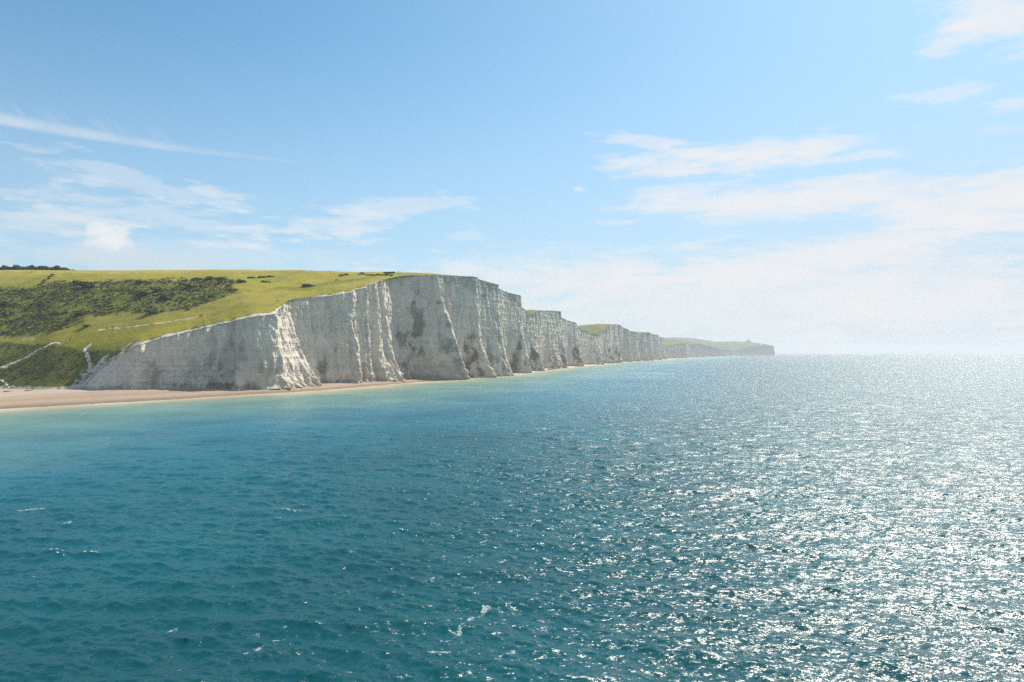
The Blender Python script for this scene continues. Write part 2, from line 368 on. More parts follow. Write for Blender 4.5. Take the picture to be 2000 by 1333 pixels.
for k, (s, A, p, dt) in enumerate(ts):
    lean = -8 if k == 0 else 0
    A = A * 1.15 if k else A - 1.0
    dt += 0.2 if k else 0
    BR.append((s + lean, s, dt, A, p))
    nx_ = ts[k + 1][0] if k + 1 < len(ts) else s + 120
    gap = nx_ - s
    vt, vf = (-5.0, -15.0) if gap > 35 else (-1.5, -3.0)
    if k == 0: vt, vf = -5.0, -15.0
    BR.append((s + lean + min(3.5, gap * .15), s + min(3.5, gap * .12), dt - .2, A - .3, p))
    BR.append((s + lean + min(7.5, gap * .3), s + min(7.5, gap * .25), vt, vf, 2))
    if gap > 60:
        BR.append((s + gap * .74, s + gap * .72, vt + 1.5, vf + 3.0, 1.7))
    elif gap > 30: BR.append((s + gap * .68, s + gap * .65, vt + 1.5, vf + 3.0, 2))
s = ts[-1][0] + 150
while s < SMAX: BR.append((s, s, 6, 12, 2)); BR.append((s + 25, s + 25, -6, -4, 2)); s += 90 + 60 * random.random()
BR.sort(key=lambda b: b[1]); BR = np.array(BR)
for k in range(1, len(BR)): BR[k, :2] = np.maximum(BR[k, :2], BR[k - 1, :2] + 0.6)

def zfoot(s):
    X, Y = W(s); px = 1000 + FPX * X / Y
    return np.interp(s, [0, s_of_x(700), s_of_x(790), s_of_x(850), S_FIN1, S_B - 60, S_B, SMAX], [3.2, 2.9, 2.5, 1.4, .3, .3, 1.3, 1.3])
def Dfun(s, t):
    """protrusion of the face from the wall line; s (n,), t (m,) fraction of height -> (m, n)"""
    out = np.empty((len(t), len(s)))
    for i, tt in enumerate(t):
        q = 1 - tt
        pos = BR[:, 0] + (BR[:, 1] - BR[:, 0]) * q ** 1.3
        D = BR[:, 2] + (BR[:, 3] - BR[:, 2]) * q ** BR[:, 4]
        pos = np.maximum.accumulate(pos + np.arange(len(pos)) * 1e-4)
        # crests wander a little on their way down
        out[i] = np.interp(s + 1.3 * perlin(s / 14, np.full_like(s, tt * 5), 5) + .5 * perlin(s / 3, np.full_like(s, tt * 14), 6), pos, D)
    return out
def face(s, nt, fine=1.0):
    t = np.linspace(0, 1, nt); H = HH(s); zf = np.minimum(zfoot(s), H) - 1.2
    D = Dfun(s, t)
    Z = zf[None] + (H - zf)[None] * t[:, None]
    sc_ = np.clip((H - 3) / 25, 0, 1)[None]
    S2 = np.broadcast_to(s[None], Z.shape)
    q = 1 - t[:, None]
    flute = fbm(S2 / 5.5, Z / 42 + 3, 4, 21, .55)
    flute = .75 * flute + .55 - 1.1 * np.abs(perlin(S2 / 4.2 + .4 * perlin(S2 / 9, Z / 12, 23), Z / 60, 24)) - .5 * np.abs(perlin(S2 / 1.7, Z / 25, 25))
    bs, bz = S2 / 2.6 + .5 * perlin(S2 / 5, Z / 5, 26), Z / 5.5 + .6 * perlin(S2 / 4, Z / 6, 27)
    blk = (_h(np.floor(bs), np.floor(bz), 28) / 4294967296.0 - .5) * .8 * fine
    D = D * sc_ + sc_ * blk + sc_ * (1.25 * (1 - .45 * ss(S2, S_FIN1, S_FIN1 + 60)) * flute + (.5 - .22 * ss(S2, S_FIN1, S_FIN1 + 60)) * fine * fbm(S2 / 1.8, Z / 7.5, 4, 40) + 2.2 * q ** 5 * fbm(S2 / 4, Z / 6, 3, 77))
    D += sc_ * .09 * np.sign(perlin(S2 * .01, Z / 2.1, 91)) * fine
    D += sc_ * (4.5 * q)                                    # overall batter
    # thin fallen-chalk aprons below the brightly lit bays
    for xa, xb, top, a in ((742, 797, 16, 6.0), (520, 560, 9, 2.5), (165, 215, 8, 3.0)):
        sa, sb = s_of_x(xa), s_of_x(xb); u = np.clip((S2 - sa) / (sb - sa), 0, 1)
        D += a * np.sin(u * math.pi) ** .7 * np.clip(1 - (Z - 2) / (top * (.75 + .5 * fbm(S2 / 3, Z * 0, 3, 15))), 0, 1) * (1 + .3 * fbm(S2 / 1.5, Z / 1.5, 3, 16))
    # undercut notch right at the foot
    D -= sc_ * 1.3 * np.exp(-((Z - zf[None] - 2.0) / 1.3) ** 2) * (.5 + .5 * perlin(S2 / 9, Z * 0, 51))
    wx, wy = W(s); nx, ny = NRM(s)
    Z = Z + sc_ * ss(t, .97, 1)[:, None] * .6 * fbm(S2 / 1.7, S2 * 0, 3, 62)
    return wx[None] + nx[None] * D, wy[None] + ny[None] * D, Z, D

def chalk_colour(S2, X, Y, Z, H, zf, D):
    t = (Z - zf) / np.maximum(H - zf, 1)
    px, py = to_px(X, Y, Z)
    c = np.empty(Z.shape + (3,)); c[...] = (.75, .67, .55)
    def mixc(col, m):
        m = np.clip(m, 0, 1)[..., None]; c[...] = c * (1 - m) + np.array(col) * m
    n1 = fbm(S2 / 9, Z / 14, 5, 101); n2 = fbm(S2 / 2.5, Z / 16, 4, 120); n3 = fbm(S2 / 25, Z / 22, 3, 130)
    mixc((.60, .555, .48), ss(n3, -.2, .5) * .7)
    mixc((.52, .46, .355), ss(1 - t + .35 * n1, .62, 1.0) * .5)        # buff and damp towards the foot
    mixc((.40, .37, .30), ss(n2 + .5 * n1, .2, .8) * .55 * ss(1 - t, .1, .7))
    mixc((.22, .23, .20), ss((3.2 - (Z - zf)) + .8 * n1, 0, 2.2) * .55)  # darker band along the foot
    mixc((.36, .40, .33), ss(t + .12 * n1 + .05 * n2, .80, 1.0) * .75 * ss(S2, S_FIN1 - 40, S_FIN1 + 10))  # thin turf creeping over the brow
    # weathering stains with outlines of their own, plus a cast shadow painted low in the recess: (s centre, half width, height centre, half height, strength, lean)
    for x0, w_, zc, hz, st_, ln in ((838, 22, 42, 26, 1.0, .25), (815, 24, 20, 17, .95, .1), (858, 16, 26, 20, .7, -.2), (640, 18, 14, 9, .85, .6), (606, 5, 18, 12, .7, -.3), (470, 22, 14, 10, .4, .2), (380, 40, 12, 8, .35, 0), (445, 6, 22, 12, .4, .3)):
        sc0 = s_of_x(x0); ww = w_ * .36
        r = np.sqrt(((S2 - sc0 - ln * (Z - zc)) / ww) ** 2 + ((Z - zc) / hz) ** 2)
        mixc((.17, .175, .155), ss(1 - r + .9 * n1 + .35 * n2, .1, .8) * st_ * .8)
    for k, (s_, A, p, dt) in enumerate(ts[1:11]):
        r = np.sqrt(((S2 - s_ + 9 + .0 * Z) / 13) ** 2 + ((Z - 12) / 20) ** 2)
        mixc((.18, .16, .125), ss(1 - r + .8 * n1 + .3 * n2, .1, .9) * (.95 if k % 3 != 1 else .6))  # brown stain and shade painted on the lower left of these fins
    mixc((.77, .69, .565), ss(fbm(S2 / 6, Z / 11, 4, 150), .22, .5) * .7)
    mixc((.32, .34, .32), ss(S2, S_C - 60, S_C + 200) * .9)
    return c

def build_cliff(s0, s1, step, nt, fine=1.0):
    s = np.arange(s0, s1 + step * .5, step)
    X, Y, Z, D = face(s, nt, fine)
    H = HH(s); zf = np.minimum(zfoot(s), H) - 1.2
    S2 = np.broadcast_to(s[None], Z.shape)
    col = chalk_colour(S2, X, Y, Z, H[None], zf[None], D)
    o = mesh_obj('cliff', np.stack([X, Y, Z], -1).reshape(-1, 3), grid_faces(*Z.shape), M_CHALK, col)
    return structure(o)
build_cliff(S0, S_B, .42, 190)
build_cliff(S_B, S_C, .95, 90)
build_cliff(S_C, SMAX, 5, 34, 1.5)

# ------------------------------------------------------------------ the downland behind the cliff edge
UX, UY = -0.5, 0.8660254
sc_ctrl = [0, s_of_x(500), s_of_x(640), s_of_x(790), s_of_x(855), s_of_pt(-31, 536), s_of_pt(6, 648), s_of_pt(594, 2350), s_of_pt(794, 2900), SMAX]
wc_ctrl = [230, 225, 160, 85, 45, 30, 60, 90, 250, 250]
skyrow = [(-1500, 528), (0, 528.5), (540, 530.5), (700, 532.5), (820, 535), (900, 538)]
_sr = np.array(skyrow)
def land_grid(s, w):
    S2, W2 = np.meshgrid(s, w)
    wx, wy = W(s); nx, ny = NRM(s)
    _, _, _, D = face(s, 2); Dt = D[-1]
    out = np.maximum(0, 0.35 - W2 * 0)     # lip overhangs the face a little
    k = np.exp(-np.maximum(W2, 0) / 8)
    X = wx[None] + UX * W2 + nx[None] * Dt[None] * k
    Y = wy[None] + UY * W2 + ny[None] * Dt[None] * k
    H = lerp(HH(S2), np.interp(S2, SF, WH_sm), ss(W2, 0, 32) * (1 - ss(S2, S_FIN1 - 150, S_FIN1 - 60)))
    wc = np.interp(S2, sc_ctrl, wc_ctrl)
    # crest heights
    cx, cy = wx[None] + UX * wc, wy[None] + UY * wc
    zc = CAM_H + (LEVEL - np.interp(1000 + FPX * cx / cy, _sr[:, 0], _sr[:, 1])) * cy / FPX
    near = ss(S2, s_of_pt(-49, 501) - 10, s_of_pt(-31, 536) + 10)
    rise = lerp(3.0, 31.0, ss(S2, s_of_pt(600, 2420), s_of_pt(794, 2900)))
    zin = np.interp(S2, SF, WH_in) + rise
    zc = lerp(zc, zin, near)
    u = np.clip(W2 / wc, 0, 1)
    pw = lerp(1.5, 1.5, near)
    f = 1 - (1 - u) ** pw
    Z = H + (zc - H) * f
    Z = Z - .02 * np.maximum(W2 - wc, 0)
    a = ss(W2, 1, 40)
    Z = Z + a * (.9 * fbm(X / 45, Y / 45, 3, 201) * (1 - .75 * ss(u, .7, 1)) + .18 * fbm(X / 7, Y / 7, 3, 222) * (1 - .6 * ss(u, .8, 1)))
    Z = Z + ss(W2, 0, 3) * .0
    return S2, W2, X, Y, Z, u, wc

def poly_mask(px, py, pts, soft):
    """signed softness inside a polygon given in picture coordinates (used at build time to find where on the ground the patch lies)"""
    P = np.array(pts, float); inside = np.zeros(px.shape, bool); dmin = np.full(px.shape, 1e9)
    for i in range(len(P)):
        x1, y1 = P[i - 1]; x2, y2 = P[i]
        cond = ((y1 > py) != (y2 > py)) & (px < (x2 - x1) * (py - y1) / ((y2 - y1) if y2 != y1 else 1e-9) + x1)
        inside ^= cond
        dx, dy = x2 - x1, y2 - y1; tt = np.clip(((px - x1) * dx + (py - y1) * dy) / (dx * dx + dy * dy), 0, 1)
        dmin = np.minimum(dmin, np.hypot(px - x1 - tt * dx, (py - y1 - tt * dy) * 1.5))
    return ss(np.where(inside, dmin, -dmin), -soft, soft)
SCRUB_UP = [(-700, 560), (-60, 560), (40, 562), (120, 553), (250, 549), (330, 548), (420, 545), (470, 548), (450, 560), (470, 570), (430, 586), (380, 600), (300, 612), (250, 615), (160, 618),
            (160, 632), (120, 645), (60, 655), (-60, 655), (-700, 660)]
SCRUB_LOW = [(-700, 668), (0, 668), (60, 672), (130, 676), (160, 684), (200, 686), (240, 684), (262, 680), (250, 690), (215, 706), (190, 722), (175, 740), (135, 757), (60, 759), (20, 756), (0, 758), (-700, 762)]
def scrub_masks(X, Y, Z):
    px, py = to_px(X, Y, Z)
    n = fbm(X / 18, Y / 18, 4, 300)
    up = poly_mask(px + n * 14, py + n * 5, SCRUB_UP, 5); lo = poly_mask(px + n * 6, py + n * 3, SCRUB_LOW, 3)
    return px, py, up, lo
def land_colour(S2, W2, X, Y, Z, u):
    px, py, up, lo = scrub_masks(X, Y, Z)
    nearm = (S2 < S_FIN1 + 60)
    up = up * nearm; lo = lo * nearm
    n = fbm(X / 60, Y / 60, 4, 310); n2 = fbm(X / 12, Y / 12, 4, 320); n3 = fbm(X / 4, Y / 9, 3, 330)
    c = np.empty(Z.shape + (3,)); c[...] = (.325, .268, .028)
    def mixc(col, m):
        m = np.clip(m, 0, 1)[..., None]; c[...] = c * (1 - m) + np.array(col) * m
    mixc((.37, .29, .06), ss(n, -.1, .6) * .8)
    mixc((.17, .19, .03), ss(fbm(X / 28, Y / 28, 4, 316), .15, .6) * .5)
    mixc((.245, .232, .024), ss(n2 + .4 * n3, .0, .8) * .7)
    mixc((.46, .37, .10), ss(u, .66, .85) * .8 * ss(n3 + n2, -.5, .5) * nearm)      # pale dry hay field along the crest
    mixc((.30, .25, .05), poly_mask(px + n2 * 9, py, [(150, 612), (330, 606), (420, 596), (440, 600), (380, 614), (210, 634), (150, 640)], 6) * .8 * nearm)
    mixc((.15, .15, .02), poly_mask(px + n2 * 9, py + n2 * 2, [(540, 562), (600, 556), (660, 548), (730, 540), (735, 542), (660, 556), (590, 568), (540, 566)], 3) * .7 * nearm)  # terrace shading on the bank, painted as a darker strip
    mixc((.10, .125, .02), up * (.8 + .2 * n2)); mixc((.11, .12, .022), lo * (.85 + .15 * n2))
    mixc((.24, .24, .04), up * ss(n2 + .3 * n3, .25, .8) * .8); mixc((.19, .18, .05), lo * ss(n2 + n3 * .5, .3, .9) * .6)
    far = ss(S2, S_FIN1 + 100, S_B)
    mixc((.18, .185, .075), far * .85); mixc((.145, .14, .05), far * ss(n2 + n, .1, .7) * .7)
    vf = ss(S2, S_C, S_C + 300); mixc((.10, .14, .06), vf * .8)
    # bare chalk: worn rim along the edge, and the broken ground at the low end of the cliff
    rim = ss(W2, 1.2 + 0.0, 4.2, ) ; wn = 2.6 + 2.2 * fbm(S2 / 9, W2 * .2, 4, 340) + 1.0 * fbm(S2 / 2, W2, 2, 341)
    rimm = ss(wn - W2, 0, .5) * (S2 > s_of_x(205)) * (1 - ss(S2, s_of_x(800), s_of_x(850)))
    mixc((.11, .075, .03), ss(wn + 1.2 - W2, 0, .5) * .8 * (S2 > s_of_x(205)) * (1 - ss(S2, s_of_x(800), s_of_x(850))))
    mixc((.62, .56, .47), rimm)
    ch = poly_mask(px + n3 * 9, py + n3 * 6, [(128, 760), (160, 742), (168, 722), (185, 716), (200, 700), (232, 690), (262, 672), (290, 666), (300, 672), (260, 690), (225, 708), (200, 722), (185, 745), (175, 764)], 5) * nearm
    mixc((.58, .52, .43), ss(ch + .35 * n3 + .25 * n2, .45, .75))
    mixc((.55, .48, .38), ss(2.2 - W2 + n3, 0, 1) * (S2 < S0 + 25) * .9)
    return c

LAND = {}
def build_land(key, s, w, name):
    S2, W2, X, Y, Z, u, wc = land_grid(s, w)
    col = land_colour(S2, W2, X, Y, Z, u)
    Zm = Z.copy(); Zm[0] -= .25
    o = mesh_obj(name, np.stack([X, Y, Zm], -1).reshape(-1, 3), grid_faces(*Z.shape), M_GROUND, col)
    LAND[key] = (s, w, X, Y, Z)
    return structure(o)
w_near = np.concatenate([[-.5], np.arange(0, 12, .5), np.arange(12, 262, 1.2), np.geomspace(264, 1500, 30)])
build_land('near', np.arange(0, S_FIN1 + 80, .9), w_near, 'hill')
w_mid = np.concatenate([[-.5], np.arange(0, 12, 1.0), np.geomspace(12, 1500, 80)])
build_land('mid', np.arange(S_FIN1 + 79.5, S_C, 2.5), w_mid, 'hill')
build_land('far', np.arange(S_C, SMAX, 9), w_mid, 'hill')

def on_land(px, py, key='near'):
    s, w, X, Y, Z = LAND[key]
    a, b = to_px(X, Y, Z); d = (a - px) ** 2 + ((b - py) * 1.0) ** 2
    if key == 'near': d = d + 1e6 * (w[:, None] > np.interp(s, sc_ctrl, wc_ctrl)[None] + 1)
    # nearest grid point that is visible from the front side (crest included)
    i, j = np.unravel_index(int(np.argmin(d)), d.shape); return float(X[i, j]), float(Y[i, j]), float(Z[i, j]), i, j

# distant downs that close the view behind the last cliffs
def distant_down(pts, d, depth, name='hill'):
    px = np.array([p[0] for p in pts], float); py = np.array([p[1] for p in pts], float)
    n = 160; x = np.linspace(px[0], px[-1], n); yr = np.interp(x, px, py)
    v = np.linspace(-1, 1, 26); V, XX = np.meshgrid(v, x, indexing='ij')
    top = zrow(yr, d)[None]
    Yg = d + V * depth; Xg = (XX - 1000) / FPX * d + V * 40
    Zg = top * np.cos(V * math.pi / 2) ** 1.1 + 3 * fbm(Xg / 180, Yg / 180, 4, 500)
    c = np.empty(Zg.shape + (3,)); c[...] = (.10, .13, .06); m = ss(fbm(Xg / 220, Yg / 220, 3, 510), 0, .5)[..., None]; c = c * (1 - m) + np.array((.16, .17, .08)) * m
    structure(mesh_obj(name, np.stack([Xg, Yg, Zg], -1).reshape(-1, 3), grid_faces(*Zg.shape), M_GROUND, c))
distant_down([(1150, 690), (1230, 668), (1296, 660), (1318, 659.5), (1340, 660.5), (1362, 663), (1378, 665), (1392, 669.5), (1420, 678), (1440, 690)], 4500, 700)

# ------------------------------------------------------------------ beach
shore_px = [(-900, 862), (-400, 829), (0, 799.5), (200, 788.5), (350, 780), (470, 772), (560, 767), (640, 762), (720, 755), (800, 748), (850, 744.3)]
SH = [((x - 1000) / FPX * d, d) for x, y in shore_px for d in [CAM_H * FPX / (y - LEVEL)]]
k = np.searchsorted(SF, S_FIN1 - 3)
tail = [(float(WX[i] + 5.5 * NX[i]), float(WY[i] + 5.5 * NY[i])) for i in range(k, len(SF), 12)]
SH = np.array(SH + tail)
shl = np.concatenate([[0], np.cumsum(np.hypot(np.diff(SH[:, 0]), np.diff(SH[:, 1])))])
def build_beach():
    n = 2200
    q = np.concatenate([np.linspace(0, shl[len(shore_px) - 1] + 150, 900), np.linspace(shl[len(shore_px) - 1] + 151.5, shl[-1], n - 900)])
    sx, sy = np.interp(q, shl, SH[:, 0]), np.interp(q, shl, SH[:, 1])
    sx, sy = _smooth(sx, 6), _smooth(sy, 6)
    # matching inner edge: nearest wall point, pushed a few metres inland
    s = np.array([SF[int(np.argmin((WX - a) ** 2 + (WY - b) ** 2))] for a, b in zip(sx, sy)])
    s = _smooth(np.maximum.accumulate(s), 10)
    wx, wy = W(s); nx, ny = NRM(s); ix, iy = wx - nx * 22, wy - ny * 22
    L = np.hypot(ix - sx, iy - sy)
    rows = np.concatenate([[-12, -6, -3, -1.5], np.arange(0, 8, .5), [8.5, 10, 12, 14, 17]])
    v = np.linspace(0, 1, 46)
    X = []; Y = []; Z = []; DD = []
    dirx, diry = (ix - sx) / L, (iy - sy) / L
    zf = zfoot(s)
    for r in rows:
        X.append(sx + dirx * r); Y.append(sy + diry * r)
    for vv in v[1:]:
        rr = 17 + (L - 17) * vv; rr = np.where(L < 18, 17 + vv * 12, rr); X.append(sx + dirx * rr); Y.append(sy + diry * rr)
    X, Y = np.array(X), np.array(Y)
    r2 = (X - sx) * dirx + (Y - sy) * diry
    hh = zf[None]
    prof = np.where(r2 < 0, r2 * .13, hh * (.55 * ss(r2, -1.5, 7) + .2 * ss(r2, 10, 16) + .25 * ss(r2, 17, 34)))
    Z = prof + .12 * fbm(X / 9, Y / 9, 3, 410) * ss(r2, 0, 6) - .16 * ss(np.abs(r2 - 9), 2.0, 0)
    Z = np.where(zf[None] < 1.2, np.where(r2 < 0, r2 * .13, .35 * hh + np.minimum(r2, 8) * .03), Z)
    c = np.empty(Z.shape + (3,)); c[...] = (.31, .235, .165)
    def mixc(col, m):
        m = np.clip(m, 0, 1)[..., None]; c[...] = c * (1 - m) + np.array(col) * m
    wob = 2.0 * fbm(X / 40, Y / 40, 3, 420)
    mixc((.36, .21, .095), np.exp(-((r2 - 16 - wob) / 5.5) ** 2) * .85)
    mixc((.34, .29, .25), np.exp(-((r2 - 9 - wob) / 3.2) ** 2) * .8)
    mixc((.20, .12, .07), ss(r2, 4.2 + .0, 1.4) * .85)
    mixc((.36, .30, .25), np.exp(-((r2 - 30 - wob) / 5) ** 2) * .7)
    mixc((.50, .39, .30), ss(r2, 38, 50) * .6)
    mixc((.45, .36, .24), ss(s[None] + 0 * r2, S_FIN1 - 40, S_FIN1) * .9)
    mixc((.55, .47, .40), ss(s[None] + 0 * r2, S_FIN1 + 100, S_FIN1 + 200) * .8)
    structure(mesh_obj('beach', np.stack([X, Y, Z], -1).reshape(-1, 3), grid_faces(*Z.shape), M_SHINGLE, c))
build_beach()
def back_beach():     # flat shingle bank between the storm ridge and the foot of the hill, west of the cliff
    s = np.arange(0, S0 + 25, 4.0); wx, wy = W(s); nx, ny = NRM(s); o = np.linspace(1, 0, 16)[:, None] * (42 + 90 * (1 - ss(s, S0 - 120, S0 - 60)))[None] - 8
    X, Y = wx[None] + nx[None] * o, wy[None] + ny[None] * o; Z = np.full(X.shape, 2.8) + .1 * fbm(X / 9, Y / 9, 3, 450)
    c = np.empty(Z.shape + (3,)); c[...] = (.40, .32, .24)
    structure(mesh_obj('beach', np.stack([X, Y, Z], -1).reshape(-1, 3), grid_faces(*Z.shape), M_SHINGLE, c))
back_beach()

# ------------------------------------------------------------------ sea
def build_sea():
    rows = 1150; cols = 1300
    hy = np.concatenate([np.linspace(700, 645.0, 30)[:-1], np.linspace(645, 60, 760), np.linspace(59.5, 9, 280), np.geomspace(8.9, 3.3, 80)])
    # distance whose depression matches, on the curved earth
    dd = []
    for h in hy:
        k = h / FPX; disc = k * k - 4 * CAM_H / RE2
        dd.append((k - math.sqrt(max(disc, 0))) / 2 * RE2 if disc > 0 else 15900.0)
    d = np.array(dd); d = np.concatenate([d[d < 15800], [16200, 19000]])
    d = np.concatenate([np.linspace(3, d[0] - 1.2, 18), d])
    uo = .95 + np.geomspace(.01, 9, 60)
    u = np.concatenate([-uo[::-1], np.linspace(-0.95, 0.95, cols), uo])
    X = np.clip(d[:, None] * u[None], -19500, 19500) + u[None] * .5; Y = np.broadcast_to(d[:, None], X.shape).copy()
    sr = np.gradient(d)[:, None]; sl = d[:, None] * np.gradient(u)[None]
    # distance to the shore
    pts = np.array(SH); sh = np.full(X.shape, 1e9)
    for i in range(0, len(pts) - 1):
        x1, y1 = pts[i]; x2, y2 = pts[i + 1]; dx, dy = x2 - x1, y2 - y1
        lo = np.searchsorted(d, min(y1, y2) - 420); hi = np.searchsorted(d, max(y1, y2) + 420)
        if hi <= lo: continue
        xs, ys = X[lo:hi], Y[lo:hi]
        tt = np.clip(((xs - x1) * dx + (ys - y1) * dy) / (dx * dx + dy * dy), 0, 1)
        sh[lo:hi] = np.minimum(sh[lo:hi], np.hypot(xs - x1 - tt * dx, ys - y1 - tt * dy))
    sh = np.minimum(sh, 900)
    r = np.random.default_rng(5)
    N = 84; lam = np.geomspace(.55, 17, N) * r.uniform(.93, 1.07, N)
    main = R(-103)                      # the wind sea runs towards the beach, slightly to the left
    th = main + r.normal(0, 1, N) * np.interp(lam, [.5, 4, 17], [R(38), R(25), R(14)])
    kx, ky = np.cos(th) * 2 * math.pi / lam, np.sin(th) * 2 * math.pi / lam
    ak = np.interp(lam, [.55, 1.5, 4, 9, 17], [.044, .044, .034, .016, .006]) * r.uniform(.7, 1.3, N)
    a = ak * lam / (2 * math.pi); ph = r.uniform(0, 2 * math.pi, N)
    damp = .3 + .7 * ss(sh, 5, 130)
    # gust patches vary the chop
    gust = 1 + .18 * fbm(X / 70, Y / 110, 3, 601)
    Z = np.zeros_like(X); OX = np.zeros_like(X); OY = np.zeros_like(X); mss_l = np.zeros_like(X); J = np.zeros_like(X)
    for i in range(N):
        sp = np.maximum(sr * abs(math.sin(th[i])), sl * abs(math.cos(th[i])))
        wgt = 1 - ss(sp * 1.0, lam[i] / 5.5, lam[i] / 2.8)
        mss_l += (1 - wgt ** 2) * ak[i] ** 2 / 2
        rows_on = np.nonzero(wgt.max(axis=1) > .001)[0]
        if len(rows_on) == 0: continue
        m = rows_on[-1] + 1
        p = kx[i] * X[:m] + ky[i] * Y[:m] + ph[i]; cp, sp_ = np.cos(p), np.sin(p); g = wgt[:m] * gust[:m]
        Z[:m] += a[i] * g * cp; q = .55 * a[i] * g
        OX[:m] -= q * math.cos(th[i]) * sp_; OY[:m] -= q * math.sin(th[i]) * sp_
        J[:m] += q * 2 * math.pi / lam[i] * cp
    tot = float((ak ** 2).sum() / 2)
    lost = np.sqrt(np.clip(mss_l / tot, 0, 1))
    X2, Y2, Z2 = X + OX * damp, Y + OY * damp, Z * damp
    jj = J * damp
    # whitecaps: crests that fold, only inside gusty patches; plus the swash at the beach
    patch = fbm(X / 26, Y / 34, 3, 611) + .3 * perlin(X / 5, Y / 5, 617)
    th0 = float(np.quantile((jj + .35 * patch)[d < 250], .9955)); print('fold threshold', th0)
    foam = ss(jj + .35 * patch, th0 - .08, th0 + .15) * ss(patch, -.05, .5) * (1 - ss(d[:, None], 900, 2500)) * .9
    cap_far = ss(fbm(X / 2.6, Y / 5.0, 3, 621), .62, .9) * ss(patch, .15, .6) * ss(lost, .5, .9) * .75 * (1 - ss(d[:, None], 300, 900))
    sw = 2.4 + 1.9 * fbm(X / 14, Y / 14, 3, 631)
    foam = np.maximum(foam, np.maximum(cap_far, ss(sw - sh, -.6, .8) * .85))
    br = 12 + 5 * fbm(X / 60, Y / 60, 2, 633)
    foam = np.maximum(foam, np.exp(-((sh - br) / 1.1) ** 2) * ss(fbm(X / 25, Y / 25, 3, 634), .28, .6) * .7)
    # a few breaking crests trailing thin foam
    lace = fbm(X / .9, Y / .9, 3, 651)
    for pts_, wd_ in (([(478, 1277), (515, 1262), (545, 1247), (575, 1240)], .30), ([(872, 1250), (905, 1225), (922, 1205), (958, 1186)], .42), ([(812, 1288), (845, 1278), (880, 1276)], .28),
                      ([(975, 1282), (1003, 1272)], .3), ([(340, 1312), (366, 1305)], .25), ([(935, 1062), (960, 1052)], .3), ([(905, 1088), (922, 1082)], .25), ([(825, 1140), (850, 1128)], .25),
                      ([(28, 998), (75, 995)], .5), ([(112, 1022), (132, 1019)], .4), ([(808, 803), (830, 802.5)], .9), ([(1105, 1110), (1125, 1106)], .3), ([(318, 1232), (342, 1225)], .22)):
        P_ = [((a_ - 1000) / FPX * dd_, dd_) for a_, b_ in pts_ for dd_ in [CAM_H * FPX / (b_ - LEVEL)]]
        lo = np.searchsorted(d, min(q_[1] for q_ in P_) - 3); hi = np.searchsorted(d, max(q_[1] for q_ in P_) + 3)
        xs, ys = X[lo:hi], Y[lo:hi]; dm = np.full(xs.shape, 1e9)
        for (x1, y1), (x2, y2) in zip(P_[:-1], P_[1:]):
            dx, dy = x2 - x1, y2 - y1; tt = np.clip(((xs - x1) * dx + (ys - y1) * dy) / (dx * dx + dy * dy), 0, 1); dm = np.minimum(dm, np.hypot(xs - x1 - tt * dx, ys - y1 - tt * dy))
        foam[lo:hi] = np.maximum(foam[lo:hi], np.clip(.95 - dm / (wd_ * .9) + 1.4 * lace[lo:hi] - .1, 0, .75))
    fc = grid_faces(*X.shape)[:, ::-1]
    o = mesh_obj('sea', np.stack([X2, Y2, Z2], -1).reshape(-1, 3), fc[:, ::-1], M_WATER, attrs={'shore': sh, 'lost': lost * np.ones_like(X), 'foam': foam})
    structure(o)
build_sea()

# ------------------------------------------------------------------ paths, laid as thin sheets 10 cm above the turf
M_PATH = simple('bare_chalk_path', (.60, .52, .42), .95, .2, 1.2)
def build_path(pts, width, key='near'):
    s, w, X, Y, Z = LAND[key]
    ij = [on_land(x, y)[3:] for x, y in pts]
    ij = np.array(ij, float); L = np.concatenate([[0], np.cumsum(np.hypot(*(np.diff(ij, axis=0).T)))])
    q = np.linspace(0, L[-1], max(8, int(L[-1] * 2))); I = _smooth(np.interp(q, L, ij[:, 0]), 3); Jx = _smooth(np.interp(q, L, ij[:, 1]), 3)
    def P(A, i, j):
        i = np.clip(i, 0, A.shape[0] - 1.001); j = np.clip(j, 0, A.shape[1] - 1.001); a, b = np.floor(i).astype(int), np.floor(j).astype(int); f, g = i - a, j - b
        return A[a, b] * (1 - f) * (1 - g) + A[a + 1, b] * f * (1 - g) + A[a, b + 1] * (1 - f) * g + A[a + 1, b + 1] * f * g
    ti, tj = np.gradient(I), np.gradient(Jx); n = np.hypot(ti, tj); ni, nj = -tj / n, ti / n
    V = []
    for k in np.linspace(-1, 1, 5):
        wd = width * (.6 + .9 * fbm(q / 4, q * 0 + k, 2, 700 + len(pts))) * .5
        a, b = I + ni * k * wd, Jx + nj * k * wd
        V.append(np.stack([P(X, a, b), P(Y, a, b), P(Z, a, b) + .12 - .1 * abs(k)], -1))
    V = np.array(V); structure(mesh_obj('path', V.reshape(-1, 3), grid_faces(5, len(q)), M_PATH))
build_path([(-20, 724), (5, 718), (25, 710), (48, 700), (68, 689), (85, 680), (100, 672), (118, 671)], 2.2)
build_path([(181, 672), (171, 676), (166, 683), (170, 695), (173, 706), (176, 715)], 2.6)
build_path([(-10, 741), (5, 744), (12, 751), (17, 759)], 3.0)
build_path([(190, 645), (230, 641), (300, 633), (350, 626), (385, 620.5)], 1.3)
build_path([(42, 664), (55, 663), (68, 662)], 1.6)

